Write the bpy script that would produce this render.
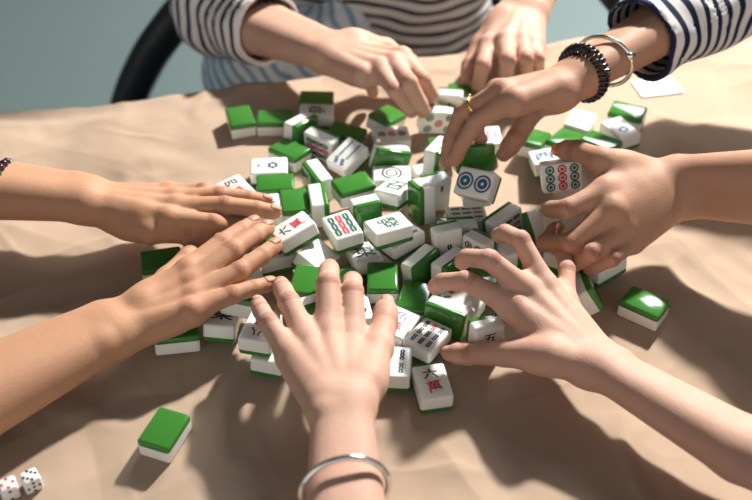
import bpy, bmesh, math, random
import numpy as np
from mathutils import Vector, Matrix, Euler

for o in list(bpy.data.objects):
    bpy.data.objects.remove(o, do_unlink=True)
SC = bpy.context.scene
COL = SC.collection
TZ = 0.75                                   # table top height (m)

# ------------------------------------------------------------------ camera
cd = bpy.data.cameras.new('camera')
cam = bpy.data.objects.new('camera', cd)
COL.objects.link(cam)
cam.location = (0, 0, TZ + 0.670)
cam.rotation_euler = (math.radians(90 - 40.8), 0, 0)
cd.sensor_width = 36.0
cd.lens = 36.0 * 1090.0 / 752.0
cd.clip_start = 0.02
cd.dof.use_dof = True
cd.dof.focus_distance = 0.925
cd.dof.aperture_fstop = 4.4
SC.camera = cam

# ------------------------------------------------------------------ light
# one strong warm lamp behind the table to the right throws every shadow
ll = bpy.data.lights.new('lamp', 'POINT')
ll.energy = 560.0
ll.shadow_soft_size = 0.068
ll.color = (1.0, 0.95, 0.885)
lamp = bpy.data.objects.new('lamp', ll)
COL.objects.link(lamp)
lamp.location = (1.02, 2.37, TZ + 1.46)

wd = bpy.data.worlds.new('room_light')
SC.world = wd
wd.use_nodes = True
wn, wl = wd.node_tree.nodes, wd.node_tree.links
wn.clear()
def wnode(t, **kw):
    n = wn.new(t)
    for k, v in kw.items():
        setattr(n, k, v)
    return n
tc = wnode('ShaderNodeTexCoord')
sx = wnode('ShaderNodeSeparateXYZ')
wl.new(tc.outputs['Generated'], sx.inputs[0])
def wmath(op, a, b=None, c=None):
    n = wnode('ShaderNodeMath', operation=op)
    for i, v in enumerate((a, b, c)):
        if v is None:
            continue
        if isinstance(v, (int, float)):
            n.inputs[i].default_value = v
        else:
            wl.new(v, n.inputs[i])
    return n.outputs[0]
def wsmooth(v, lo, hi):
    n = wnode('ShaderNodeMapRange', interpolation_type='SMOOTHSTEP')
    wl.new(v, n.inputs[0])
    n.inputs[1].default_value, n.inputs[2].default_value = lo, hi
    return n.outputs[0]
az = wmath('MULTIPLY', wmath('ARCTAN2', sx.outputs[0], sx.outputs[1]), 180 / math.pi)
el = wmath('MULTIPLY', wmath('ARCSINE', sx.outputs[2]), 180 / math.pi)
# a tall bright window behind the far right of the table, and a dim room around
azs = wmath('SUBTRACT', az, wmath('MULTIPLY', wmath('SUBTRACT', el, 34.0), .77))
win = wmath('MULTIPLY', wmath('MULTIPLY', wsmooth(azs, 8.5, 10.5), wsmooth(az, 25.5, 23)),
            wmath('MULTIPLY', wsmooth(el, 26, 29), wsmooth(el, 49, 46.5)))
# the light wall behind the camera
fill = wmath('MULTIPLY', wsmooth(sx.outputs[1], -.15, -.6), wsmooth(el, 48, 30))
mixc = wnode('ShaderNodeMix', data_type='RGBA')
wl.new(win, mixc.inputs[0])
mixf = wnode('ShaderNodeMix', data_type='RGBA')
wl.new(fill, mixf.inputs[0])
mixf.inputs[6].default_value = (0.065, 0.07, 0.073, 1)
mixf.inputs[7].default_value = (0.95, 0.94, 0.91, 1)
wl.new(mixf.outputs[2], mixc.inputs[6])
mixc.inputs[7].default_value = (16, 16.8, 17.2, 1)
bg = wnode('ShaderNodeBackground')
wl.new(mixc.outputs[2], bg.inputs[0])
bg.inputs[1].default_value = 1.0
wo = wnode('ShaderNodeOutputWorld')
wl.new(bg.outputs[0], wo.inputs[0])

SC.view_settings.view_transform = 'Standard'
SC.view_settings.look = 'None'
SC.view_settings.gamma = 1.0
SC.view_settings.exposure = 0.08
SC.view_settings.use_curve_mapping = False
SC.cycles.use_denoising = True

# ------------------------------------------------------------------ helpers
def mat(name, col, rough=0.5, spec=0.5, sss=0.0, sss_r=(0.02, 0.008, 0.004), coat=0.0, metal=0.0, noise=0.0, nscale=60, bump=0.0, bscale=400):
    m = bpy.data.materials.new(name)
    m.use_nodes = True
    nt = m.node_tree
    b = nt.nodes['Principled BSDF']
    b.inputs['Base Color'].default_value = (*col, 1)
    b.inputs['Roughness'].default_value = rough
    b.inputs['Specular IOR Level'].default_value = spec
    b.inputs['Metallic'].default_value = metal
    b.inputs['Coat Weight'].default_value = coat
    b.inputs['Coat Roughness'].default_value = 0.12
    if sss:
        b.inputs['Subsurface Weight'].default_value = sss
        b.inputs['Subsurface Radius'].default_value = sss_r
        b.inputs['Subsurface Scale'].default_value = 1.0
    t = nt.nodes.new('ShaderNodeTexCoord')
    if noise:
        n = nt.nodes.new('ShaderNodeTexNoise')
        n.inputs['Scale'].default_value = nscale
        n.inputs['Detail'].default_value = 4
        nt.links.new(t.outputs['Object'], n.inputs['Vector'])
        mx = nt.nodes.new('ShaderNodeMix')
        mx.data_type = 'RGBA'
        mx.inputs[6].default_value = (*[c * (1 - noise) for c in col], 1)
        mx.inputs[7].default_value = (*[min(1, c * (1 + noise)) for c in col], 1)
        nt.links.new(n.outputs['Fac'], mx.inputs[0])
        nt.links.new(mx.outputs[2], b.inputs['Base Color'])
    if bump:
        n2 = nt.nodes.new('ShaderNodeTexNoise')
        n2.inputs['Scale'].default_value = bscale
        n2.inputs['Detail'].default_value = 3
        nt.links.new(t.outputs['Object'], n2.inputs['Vector'])
        bp = nt.nodes.new('ShaderNodeBump')
        bp.inputs['Strength'].default_value = bump
        bp.inputs['Distance'].default_value = 0.001
        nt.links.new(n2.outputs['Fac'], bp.inputs['Height'])
        nt.links.new(bp.outputs[0], b.inputs['Normal'])
    return m

def link(name, me, m=None, parent=None):
    o = bpy.data.objects.new(name, me)
    COL.objects.link(o)
    if m is not None:
        for x in (m if isinstance(m, (list, tuple)) else [m]):
            me.materials.append(x)
    if parent is not None:
        o.parent = parent
    return o

def bm_obj(name, bm, m=None, parent=None, smooth=True):
    me = bpy.data.meshes.new(name)
    bm.normal_update()
    bm.to_mesh(me)
    bm.free()
    if smooth:
        me.shade_smooth()
    return link(name, me, m, parent)

def tag(o, label=None, cat=None, group=None, kind=None):
    if label: o['label'] = label
    if cat: o['category'] = cat
    if group: o['group'] = group
    if kind: o['kind'] = kind
    return o

def W(p):
    """table millimetres -> metres in the room"""
    return Vector((p[0] * .001, p[1] * .001, p[2] * .001 + TZ))

def add_box(bm, c, s, bev=0.0, rot=None, seg=2):
    r = bmesh.ops.create_cube(bm, size=1.0)
    vs = r['verts']
    bmesh.ops.scale(bm, vec=s, verts=vs)
    if bev:
        es = list({e for v in vs for e in v.link_edges})
        g = bmesh.ops.bevel(bm, geom=es, offset=bev, segments=seg, profile=0.5, affect='EDGES')
        vs = list({v for f in g['faces'] for v in f.verts} | {v for v in vs if v.is_valid})
    if rot is not None:
        bmesh.ops.rotate(bm, cent=(0, 0, 0), matrix=rot, verts=vs)
    bmesh.ops.translate(bm, vec=c, verts=vs)
    return vs

def add_tube(bm, pts, rad, n=12, closed=False, flat=1.0, up=None):
    """sweep a circle along points; rad may be a list; flat squeezes it along the frame's second axis"""
    pts = [Vector(p) for p in pts]
    N = len(pts)
    rings = []
    prev = None
    for i, p in enumerate(pts):
        if closed:
            d = pts[(i + 1) % N] - pts[i - 1]
        else:
            d = pts[min(i + 1, N - 1)] - pts[max(i - 1, 0)]
        d.normalize()
        if up is not None:
            a = Vector(up)
        elif prev is None:
            a = Vector((0, 0, 1)) if abs(d.z) < .9 else Vector((1, 0, 0))
        else:
            a = prev
        a = (a - d * a.dot(d)).normalized()
        b = d.cross(a)
        prev = a
        r = rad[i] if isinstance(rad, (list, tuple)) else rad
        rings.append([bm.verts.new(p + a * (r * math.cos(2 * math.pi * k / n)) + b * (r * flat * math.sin(2 * math.pi * k / n))) for k in range(n)])
    for i in range(N if closed else N - 1):
        A, B = rings[i], rings[(i + 1) % N]
        for k in range(n):
            bm.faces.new((A[k], A[(k + 1) % n], B[(k + 1) % n], B[k]))
    if not closed:
        bm.faces.new(list(reversed(rings[0])))
        bm.faces.new(rings[-1])

# ------------------------------------------------------------------ distance-field surfaces for bodies and clothes
_box = [None]
def far(a, b, r):
    if _box[0] is None:
        return False
    lo, hi = _box[0]
    m = r + 26.0
    return bool(np.any(np.minimum(a, b) - m > hi) or np.any(np.maximum(a, b) + m < lo))
def cone(P, a, b, ra, rb):
    if far(a, b, max(ra, rb)):
        return 1e3
    ab = b - a
    t = np.clip((P - a) @ ab / (ab @ ab + 1e-9), 0, 1)
    return np.linalg.norm(P - a - t[:, None] * ab, axis=1) - (ra + (rb - ra) * t)
def ball(P, c, r):
    if far(c, c, r):
        return 1e3
    return np.linalg.norm(P - c, axis=1) - r
def smin(a, b, k):
    h = np.maximum(k - np.abs(a - b), 0) / k
    return np.minimum(a, b) - h * h * k * .25
def unit(v):
    return v / (np.linalg.norm(v) + 1e-12)
def lerp(a, b, t):
    return a + (b - a) * t

def surface_net(sdf, lo, hi, h, B=8):
    """zero set of sdf as quads, on a sparse grid of blocks"""
    lo = np.asarray(lo, float)
    nb = np.ceil((np.asarray(hi, float) - lo) / (h * B)).astype(int)
    I = np.stack(np.meshgrid(*[np.arange(n) for n in nb], indexing='ij'), -1).reshape(-1, 3)
    keep = []
    for s in range(0, len(I), 6000):
        Q = I[s:s + 6000]
        C = lo + (Q + .5) * h * B
        _box[0] = None
        d = sdf(C) * np.ones(len(C))
        keep.append(Q[np.abs(d) < h * B * .87 + 7])
    Bk = np.concatenate(keep)
    G = np.stack(np.meshgrid(*[np.arange(B + 1)] * 3, indexing='ij'), -1).reshape(-1, 3)
    M = nb * B + 2
    keys, pos, edges = [], [], []
    corner = [(i, j, k) for i in (0, 1) for j in (0, 1) for k in (0, 1)]
    for s in range(0, len(Bk), 40):
        Q = Bk[s:s + 40]
        gi = (Q[:, None, :] * B + G[None])
        P = (lo + gi * h).reshape(-1, 3)
        _box[0] = (P.min(0), P.max(0))
        V = (sdf(P) * np.ones(len(P))).reshape(len(Q), B + 1, B + 1, B + 1)
        S = V < 0
        cnt = sum(S[:, i:i + B, j:j + B, k:k + B].astype(np.int8) for i, j, k in corner)
        q, x, y, z = np.nonzero((cnt > 0) & (cnt < 8))
        if len(q):
            cv = {c: V[q, x + c[0], y + c[1], z + c[2]] for c in corner}
            acc = np.zeros((len(q), 3))
            n = np.zeros(len(q))
            for c in corner:
                for ax in range(3):
                    if c[ax]:
                        continue
                    e = list(c); e[ax] = 1; e = tuple(e)
                    a, b = cv[c], cv[e]
                    cr = (a < 0) != (b < 0)
                    t = np.where(cr, a / np.where(cr, a - b, 1), 0)
                    off = np.array(c, float)[None].repeat(len(q), 0)
                    off[:, ax] = t
                    acc[cr] += off[cr]
                    n += cr
            g = Q[q] * B + np.stack([x, y, z], 1)
            keys.append((g[:, 0] * M[1] + g[:, 1]) * M[2] + g[:, 2])
            pos.append(lo + (g + acc / n[:, None]) * h)
        for ax in range(3):
            sl0 = [slice(None)] + [slice(0, B)] * 3
            sl1 = list(sl0)
            sl1[ax + 1] = slice(1, B + 1)
            a, b = S[tuple(sl0)], S[tuple(sl1)]
            q, x, y, z = np.nonzero(a != b)
            g = Q[q] * B + np.stack([x, y, z], 1)
            edges.append((ax, g, a[q, x, y, z]))
    _box[0] = None
    keys = np.concatenate(keys)
    pos = np.concatenate(pos)
    order = np.argsort(keys)
    keys, pos = keys[order], pos[order]
    F = []
    for ax, g, ins in edges:
        u, v = (ax + 1) % 3, (ax + 2) % 3
        idx = []
        ok = np.ones(len(g), bool)
        for du, dv in ((0, 0), (1, 0), (1, 1), (0, 1)):
            c = g.copy()
            c[:, u] -= du
            c[:, v] -= dv
            k = (c[:, 0] * M[1] + c[:, 1]) * M[2] + c[:, 2]
            i = np.minimum(np.searchsorted(keys, k), len(keys) - 1)
            ok &= keys[i] == k
            idx.append(i)
        f = np.stack(idx, 1)
        f[~ins] = f[~ins][:, ::-1]
        F.append(f[ok])
    return pos, np.concatenate(F)

def net_mesh(name, pos, F, attrs=None, smooth_iter=2):
    # light Laplacian smoothing on the edge graph
    E = np.concatenate([F[:, [0, 1]], F[:, [1, 2]], F[:, [2, 3]], F[:, [3, 0]]])
    for _ in range(smooth_iter):
        acc = np.zeros_like(pos)
        n = np.zeros(len(pos))
        for c in range(3):
            acc[:, c] = np.bincount(E[:, 0], pos[E[:, 1], c], len(pos)) + np.bincount(E[:, 1], pos[E[:, 0], c], len(pos))
        n = np.bincount(E[:, 0], minlength=len(pos)) + np.bincount(E[:, 1], minlength=len(pos))
        pos = pos * .5 + .5 * acc / np.maximum(n, 1)[:, None]
    me = bpy.data.meshes.new(name)
    V = pos * .001
    V[:, 2] += TZ
    me.vertices.add(len(V))
    me.vertices.foreach_set('co', V.ravel())
    me.loops.add(F.size)
    me.loops.foreach_set('vertex_index', F.ravel().astype(np.int32))
    me.polygons.add(len(F))
    me.polygons.foreach_set('loop_start', np.arange(0, F.size, 4, dtype=np.int32))
    me.update(calc_edges=True)
    me.validate()
    me.shade_smooth()
    if attrs:
        for k, fn in attrs.items():
            a = me.attributes.new(k, 'FLOAT', 'POINT')
            a.data.foreach_set('value', fn(pos).astype(np.float32))
    return me

# ------------------------------------------------------------------ the setting
floor_m = mat('grey_green_floor', (0.098, 0.140, 0.140), rough=0.55, noise=0.06, nscale=2.0, bump=0.1, bscale=60)
bm = bmesh.new()
add_box(bm, (0, 1.5, -0.05), (12, 12, 0.1))
tag(bm_obj('floor', bm, floor_m, smooth=False), kind='structure')

# table: rectangle turned 13.9 degrees to the view
T_ANG = math.atan2(161.16, 650.08)
tu = np.array([math.cos(T_ANG), math.sin(T_ANG)])
tv = np.array([-math.sin(T_ANG), math.cos(T_ANG)])
T_W, T_D = 0.965, 0.80
far_left = np.array([-0.470, 0.9860])
T_C = far_left + tu * T_W / 2 - tv * T_D / 2
wood = mat('dark_wood', (0.09, 0.05, 0.03), rough=0.45, noise=0.3, nscale=14)
tab = bpy.data.objects.new('table', None)
COL.objects.link(tab)
tab.location = (T_C[0], T_C[1], 0)
tab.rotation_euler = (0, 0, T_ANG)
tag(tab, 'square table under the beige cloth', 'table')
bm = bmesh.new()
add_box(bm, (0, 0, TZ - 0.030), (T_W - .004, T_D - .004, 0.030), 0.004)
bm_obj('tabletop', bm, wood, tab)
for sx_, sy_ in ((-1, -1), (1, -1), (1, 1), (-1, 1)):
    bm = bmesh.new()
    add_box(bm, (sx_ * (T_W / 2 - .05), sy_ * (T_D / 2 - .05), (TZ - .046) / 2), (.045, .045, TZ - .046), 0.004)
    bm_obj('leg', bm, wood, tab)

# cloth
TILES = [
 ('A', (-163.67, 546.55, 8.94), (-3.1399, -0.0004, 2.792)),
 ('sixwan', (45.32, 594.74, 8.93), (-0.0003, 0.0015, 0.1834)),
 ('C', (233.98, 688.37, 8.93), (-3.1416, 0.0022, -2.2019)),
 ('D', (-145.35, 976.27, 8.94), (3.1398, -0.0004, -2.8628)),
 ('E', (-108.42, 974.55, 8.92), (-3.1409, -0.0003, 1.6095)),
 ('T06', (-65.06, 1011.08, 9.22), (3.1244, -0.0, -1.5866)),
 ('T07', (-63.88, 983.13, 11.01), (0.0505, 0.089, 1.5898)),
 ('T08', (-78.9, 949.63, 16.56), (-1.8691, -1.4242, 1.2318)),
 ('T09', (-55.08, 926.85, 14.37), (3.0238, -1.5292, -2.0945)),
 ('T10', (-88.66, 914.31, 10.15), (-3.099, -0.0295, -2.2538)),
 ('T11', (-31.13, 944.08, 11.92), (3.0294, -0.0738, -1.8891)),
 ('T12', (-28.12, 895.51, 18.84), (0.3189, 0.0391, -0.7423)),
 ('T13', (-21.8, 839.34, 23.2), (-3.1322, 0.019, 2.0112)),
 ('T14', (-9.37, 799.3, 21.6), (1.6544, 0.0004, -2.7803)),
 ('T15', (11.14, 751.88, 43.41), (-0.0247, -0.1276, -1.1193)),
 ('T16', (22.97, 760.47, 24.29), (0.0694, -0.0906, -0.9224)),
 ('T17', (41.14, 734.11, 15.07), (3.0557, -1.4303, 2.5415)),
 ('T18', (66.72, 730.13, 16.45), (-2.4375, -1.4132, 1.7629)),
 ('T19', (99.18, 716.27, 13.31), (-3.0306, -0.0941, 2.0494)),
 ('T20', (64.78, 760.22, 21.76), (1.4255, -0.0541, 0.2699)),
 ('T21', (42.88, 808.8, 32.41), (1.6443, 0.2378, 2.0022)),
 ('T22', (56.8, 837.99, 20.84), (1.6118, 0.013, 0.423)),
 ('T23', (54.24, 872.57, 10.02), (-0.046, -0.0201, 0.3385)),
 ('T24', (15.36, 868.27, 12.59), (-0.0256, -0.0168, -1.549)),
 ('T25', (14.06, 894.79, 19.35), (-1.8829, -1.2564, 0.5249)),
 ('T26', (15.99, 934.73, 13.8), (-0.0362, 0.0301, -1.4284)),
 ('T27', (11.07, 971.08, 14.19), (-2.9205, -0.108, 2.5082)),
 ('T28', (64.34, 969.93, 17.17), (-1.5967, 1.4008, -2.949)),
 ('T29', (79.63, 991.54, 18.98), (1.544, -0.0, -0.1326)),
 ('T30', (90.84, 1019.44, 10.68), (-3.063, -0.0234, 2.9892)),
 ('T31', (61.93, 880.2, 33.23), (-1.5708, -1.432, 1.1097)),
 ('T32', (68.83, 917.37, 12.49), (-2.9857, 0.0589, -3.0421)),
 ('T33', (93.39, 845.78, 57.18), (-3.0484, -1.2664, 1.6715)),
 ('T34', (116.83, 932.77, 12.86), (-0.0844, -0.0806, 0.022)),
 ('T35', (94.78, 809.82, 50.99), (-0.2459, -0.713, 1.1491)),
 ('T36', (86.57, 807.18, 10.32), (0.0125, -0.0894, -1.4807)),
 ('T37', (95.71, 834.23, 24.68), (-2.9264, 0.0721, -3.0865)),
 ('T38', (73.78, 781.39, 16.02), (-1.3944, 1.4471, -2.7452)),
 ('T39', (119.59, 794.3, 16.2), (0.5661, 1.4157, -0.2808)),
 ('T40', (149.18, 780.92, 15.88), (0.2768, 1.3919, 0.3889)),
 ('T41', (169.78, 749.99, 13.92), (-0.2851, 0.0069, -0.4588)),
 ('T42', (183.19, 699.95, 18.51), (-2.9088, -0.997, 3.0114)),
 ('T43', (205.69, 741.06, 10.57), (0.0, -0.1279, -0.918)),
 ('T45', (172.45, 814.91, 58.79), (0.2834, 1.1613, -1.2582)),
 ('T46', (170.47, 890.56, 16.37), (-0.2377, -0.1458, 0.0901)),
 ('T47', (216.39, 965.57, 10.95), (-0.0687, 0.0591, -0.4091)),
 ('T48', (196.39, 931.26, 11.39), (-3.039, 0.0316, 2.5287)),
 ('T49', (232.4, 924.98, 12.43), (-3.1395, -0.0866, -2.2302)),
 ('T50', (256.93, 948.96, 11.88), (0.01, -0.0045, 0.478)),
 ('T51', (270.9, 985.85, 9.56), (-3.1281, 0.03, -2.0189)),
 ('T52', (163.61, 931.71, 11.93), (-2.9725, 0.0, 2.7053)),
 ('T54', (-107.53, 883.19, 11.25), (0.0061, 0.0166, -1.504)),
 ('T55', (-99.26, 856.47, 11.03), (3.1349, -0.0006, 1.6686)),
 ('T56', (-78.47, 826.35, 12.36), (-3.1255, -0.0002, -2.9798)),
 ('T57', (-104.66, 819.55, 10.5), (0.0045, 0.0265, 0.1606)),
 ('T58', (-136.99, 847.26, 10.77), (-0.017, -0.0662, 0.5949)),
 ('T59', (-58.65, 863.88, 15.12), (2.4145, 1.543, 2.8907)),
 ('T61', (-54.93, 824.84, 15.05), (-2.3762, -1.5349, 2.5297)),
 ('T63', (-73.55, 756.11, 36.94), (0.2393, -0.1349, -1.0557)),
 ('T64', (-30.47, 768.65, 28.41), (-0.009, -0.0668, 0.4056)),
 ('T65', (-28.77, 710.56, 11.79), (-3.024, 0.0563, -2.941)),
 ('T66', (-54.65, 740.8, 17.82), (-0.2561, 0.3939, -0.603)),
 ('T67', (-91.93, 750.94, 12.11), (-0.0202, -0.0664, -1.1894)),
 ('T68', (-122.58, 725.58, 16.34), (0.0923, -0.2019, -1.2035)),
 ('T70', (-59.97, 700.25, 23.59), (-3.126, -0.0189, 2.9832)),
 ('T71', (-51.4, 668.86, 22.89), (2.8282, -1.4647, 2.2801)),
 ('T72', (5.66, 709.88, 19.07), (-3.1355, -0.0108, -3.1357)),
 ('T73', (-17.43, 670.35, 16.58), (-0.15, -0.0414, 0.168)),
 ('T74', (17.38, 658.92, 12.52), (-0.1076, 0.0843, -0.4776)),
 ('T75', (33.91, 695.34, 9.22), (-3.131, -0.0092, 2.8923)),
 ('T76', (60.66, 669.53, 15.17), (3.0772, 1.4177, -2.0898)),
 ('T77', (43.03, 644.58, 11.51), (-0.0618, 0.0054, -0.5911)),
 ('T78', (15.14, 613.58, 11.43), (-0.0592, -0.0289, -0.0866)),
 ('T79', (90.78, 640.96, 19.35), (1.5492, 0.0308, 0.3591)),
 ('T81', (73.57, 687.88, 11.01), (-0.0197, 0.1341, 1.0896)),
 ('T82', (-95.04, 636.33, 29.67), (-0.0463, -0.0205, -0.2396)),
 ('T83', (-86.45, 629.25, 11.3), (-0.1, 0.0431, -0.2148)),
 ('T85', (-115.87, 680.27, 27.3), (-2.7951, -0.1332, 2.9959)),
 ('T86', (-130.64, 664.38, 13.77), (-0.2504, 0.0371, -0.0933)),
 ('T87', (-168.71, 651.06, 11.38), (-3.0914, 0.1192, 1.7723)),
 ('T88', (-195.07, 743.68, 9.96), (-3.1381, -0.0745, 1.7995)),
 ('T89', (-107.0, 775.09, 10.66), (3.0712, 0.0345, 2.0334)),
 ('T90', (93.75, 748.23, 20.27), (1.5282, -0.0734, -0.7631)),
 ('T91', (118.21, 747.51, 16.48), (-1.3347, -1.4236, 1.6115)),
 ('T95', (-9.86, 747.69, 12.58), (-0.2077, -0.0, 0.276)),
 ('T97', (18.25, 824.74, 29.44), (-0.2057, -0.128, -0.51)),
]
def vnoise(x, y, seed):
    r = np.random.RandomState(seed)
    g = r.rand(64, 64) * 2 - 1
    xi, yi = np.floor(x).astype(int), np.floor(y).astype(int)
    fx, fy = x - xi, y - yi
    fx, fy = fx * fx * fx * (fx * (fx * 6 - 15) + 10), fy * fy * fy * (fy * (fy * 6 - 15) + 10)
    A = lambda i, j: g[(xi + i) % 64, (yi + j) % 64]
    return (A(0, 0) * (1 - fx) + A(1, 0) * fx) * (1 - fy) + (A(0, 1) * (1 - fx) + A(1, 1) * fx) * fy
NU, NV = 640, 540
over = 0.13
us = np.linspace(-T_W / 2 - over, T_W / 2 + over, NU)
vs_ = np.linspace(-T_D / 2 - over, T_D / 2 + over, NV)
U, V = np.meshgrid(us, vs_, indexing='ij')
ou = np.maximum(np.abs(U) - T_W / 2, 0)
ov = np.maximum(np.abs(V) - T_D / 2, 0)
drop = np.maximum(ou, ov)
X = np.clip(U, -T_W / 2, T_W / 2)
Y = np.clip(V, -T_D / 2, T_D / 2)
wave = 0.5 + 0.5 * np.sin(U * 42 + 1.5 * np.sin(V * 9)) * np.cos(V * 37 + np.sin(U * 11))
outw = 0.004 + np.minimum(drop, .06) * .35 * wave
X = X + np.sign(U) * np.where(ou > 0, outw, 0)
Y = Y + np.sign(V) * np.where(ov > 0, outw, 0)
wx = T_C[0] + X * tu[0] + Y * tv[0]
wy = T_C[1] + X * tu[1] + Y * tv[1]
h = 0.0
for k, (ang, fx, fy, amp, seed) in enumerate([(25, 9, 4, 2.2, 1), (-35, 13, 5, 1.8, 2), (70, 10, 5, 1.5, 3), (10, 24, 12, 1.0, 4), (-60, 30, 14, .8, 5), (40, 60, 40, .35, 6)]):
    a = math.radians(ang)
    px = wx * math.cos(a) + wy * math.sin(a)
    py = -wx * math.sin(a) + wy * math.cos(a)
    n = vnoise(px * fx + 20, py * fy + 20, seed)
    h = h + amp * (1 - 2.2 * np.abs(n) if k in (0, 1, 2, 4) else n)
for k, (ang, fx, fy, amp, seed, wd_) in enumerate([(20, 7, 3, 1.6, 11, .10), (-28, 8, 3.5, 1.5, 12, .12), (62, 6, 3, 1.3, 13, .10), (-75, 9, 4, 1.0, 14, .14), (5, 13, 6, 1.0, 15, .16), (38, 22, 10, .9, 16, .2), (-50, 26, 11, .8, 17, .2), (80, 24, 12, .7, 18, .22)]):
    a = math.radians(ang)
    px = wx * math.cos(a) + wy * math.sin(a) + .02 * vnoise(wx * 9 + 5, wy * 9 + 5, seed + 20)
    py = -wx * math.sin(a) + wy * math.cos(a)
    n = vnoise(px * fx + 20, py * fy + 20, seed)
    m_ = np.clip(vnoise(wx * 5 + 9, wy * 5 + 9, seed + 40) * 1.8 + .35, 0, 1)
    h = h + amp * np.exp(-(n / wd_) ** 2) * m_ * 1.3
h = np.clip(1.25 * (h - np.median(h)), -5, 6)
near = np.ones_like(h)
for tinfo in TILES:
    c = tinfo[1]
    if c[2] < 22:
        d = np.hypot(wx - c[0] * .001, wy - c[1] * .001)
        near = np.minimum(near, np.clip((d - .020) / .055, 0, 1))
pile = np.clip((np.hypot((wx - .02) / 1.15, wy - .79) - .12) / .12, 0, 1)
near = np.minimum(near, pile)
near = np.minimum(near, np.clip((np.hypot(wx - .325, wy - 1.06) - .04) / .05, 0, 1))
near = np.minimum(near, np.clip((np.hypot(wx + .265, wy - .51) - .02) / .05, 0, 1))
near = near * near * (3 - 2 * near)
Z = TZ - .0003 + h * .001 * near - np.where(drop > 0, drop, 0)
ED = np.clip(1 - np.minimum(T_W / 2 - np.abs(X), T_D / 2 - np.abs(Y)) / .012, 0, 1)
me = bpy.data.meshes.new('tablecloth')
verts = np.stack([wx, wy, Z], -1).reshape(-1, 3)
i = np.arange(NU - 1)[:, None] * NV + np.arange(NV - 1)[None]
F = np.stack([i, i + NV, i + NV + 1, i + 1], -1).reshape(-1, 4)
me.from_pydata(verts.tolist(), [], F.tolist())
me.update()
me.shade_smooth()
cloth_m = mat('beige_linen', (0.435, 0.322, 0.236), rough=0.9, spec=0.15, noise=0.07, nscale=9, bump=0.0)
nt = cloth_m.node_tree
b = nt.nodes['Principled BSDF']
b.inputs['Sheen Weight'].default_value = 0.15
t = [n for n in nt.nodes if n.type == 'TEX_COORD'][0]
bumps = None
for rot, sc in ((0, (1400, 120, 1)), (1, (120, 1400, 1))):
    mp = nt.nodes.new('ShaderNodeMapping')
    mp.inputs['Scale'].default_value = sc
    nt.links.new(t.outputs['Object'], mp.inputs[0])
    nn = nt.nodes.new('ShaderNodeTexNoise')
    nn.inputs['Scale'].default_value = 1.0
    nn.inputs['Detail'].default_value = 2
    nt.links.new(mp.outputs[0], nn.inputs['Vector'])
    bp = nt.nodes.new('ShaderNodeBump')
    bp.inputs['Strength'].default_value = 0.2
    bp.inputs['Distance'].default_value = 0.0006
    nt.links.new(nn.outputs['Fac'], bp.inputs['Height'])
    if bumps: nt.links.new(bumps.outputs[0], bp.inputs['Normal'])
    bumps = bp
nt.links.new(bumps.outputs[0], b.inputs['Normal'])
cloth = link('tablecloth', me, cloth_m)
sol = cloth.modifiers.new('thickness', 'SOLIDIFY')
sol.thickness = 0.0008
sol.offset = -1
tag(cloth, 'beige linen cloth covering the table, softly creased', 'tablecloth')

# ------------------------------------------------------------------ mahjong tiles
tile_w = mat('ivory_white', (0.82, 0.82, 0.78), rough=0.16, spec=0.5, sss=0.15, sss_r=(.004, .004, .003))
tile_g = mat('bottle_green', (0.042, 0.185, 0.028), rough=0.1, spec=0.5)
INK = {'k': mat('black_ink', (0.012, 0.016, 0.03), rough=.5), 'r': mat('red_ink', (0.55, 0.03, 0.06), rough=.5),
       'g': mat('green_ink', (0.01, 0.10, 0.07), rough=.5), 'b': mat('blue_ink', (0.02, 0.10, 0.20), rough=.5),
       'n': mat('navy_ink', (0.012, 0.03, 0.09), rough=.5), 'p': mat('pink_ink', (0.70, 0.20, 0.24), rough=.5)}
TL, TS, TK, GR = .01875, .01365, .0089, .0054
def tile_half(top):
    bm = bmesh.new()
    add_box(bm, (0, 0, 0), (TS * 2, TL * 2, TK * 2), 0.0024, seg=4)
    zc = -TK + GR
    g = bm.verts[:] + bm.edges[:] + bm.faces[:]
    bmesh.ops.bisect_plane(bm, geom=g, plane_co=(0, 0, zc), plane_no=(0, 0, 1), clear_inner=top, clear_outer=not top)
    bmesh.ops.holes_fill(bm, edges=[e for e in bm.edges if e.is_boundary])
    bm.normal_update()
    for f in bm.faces: f.smooth = True
    me = bpy.data.meshes.new('mahjong_tile' if top else 'green_back')
    bm.to_mesh(me)
    bm.free()
    me.materials.append(tile_w if top else tile_g)
    me.set_sharp_from_angle(angle=math.radians(40))
    return me
ME_W, ME_G = tile_half(True), tile_half(False)

_glyph = {}
def glyph(ch):
    if ch not in _glyph:
        cu = bpy.data.curves.new('glyph', 'FONT')
        cu.body = ch
        cu.offset = 0.018
        cu.resolution_u = 4
        o = bpy.data.objects.new('glyph', cu)
        COL.objects.link(o)
        dg = bpy.context.evaluated_depsgraph_get()
        m = bpy.data.meshes.new_from_object(o.evaluated_get(dg))
        v = np.array([p.co[:] for p in m.vertices])
        f = [tuple(p.vertices) for p in m.polygons]
        bpy.data.objects.remove(o)
        bpy.data.meshes.remove(m)
        lo, hi = v.min(0), v.max(0)
        v = (v - (lo + hi) / 2) / max(hi[0] - lo[0], hi[1] - lo[1])
        _glyph[ch] = (v[:, :2], f)
    return _glyph[ch]

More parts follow.
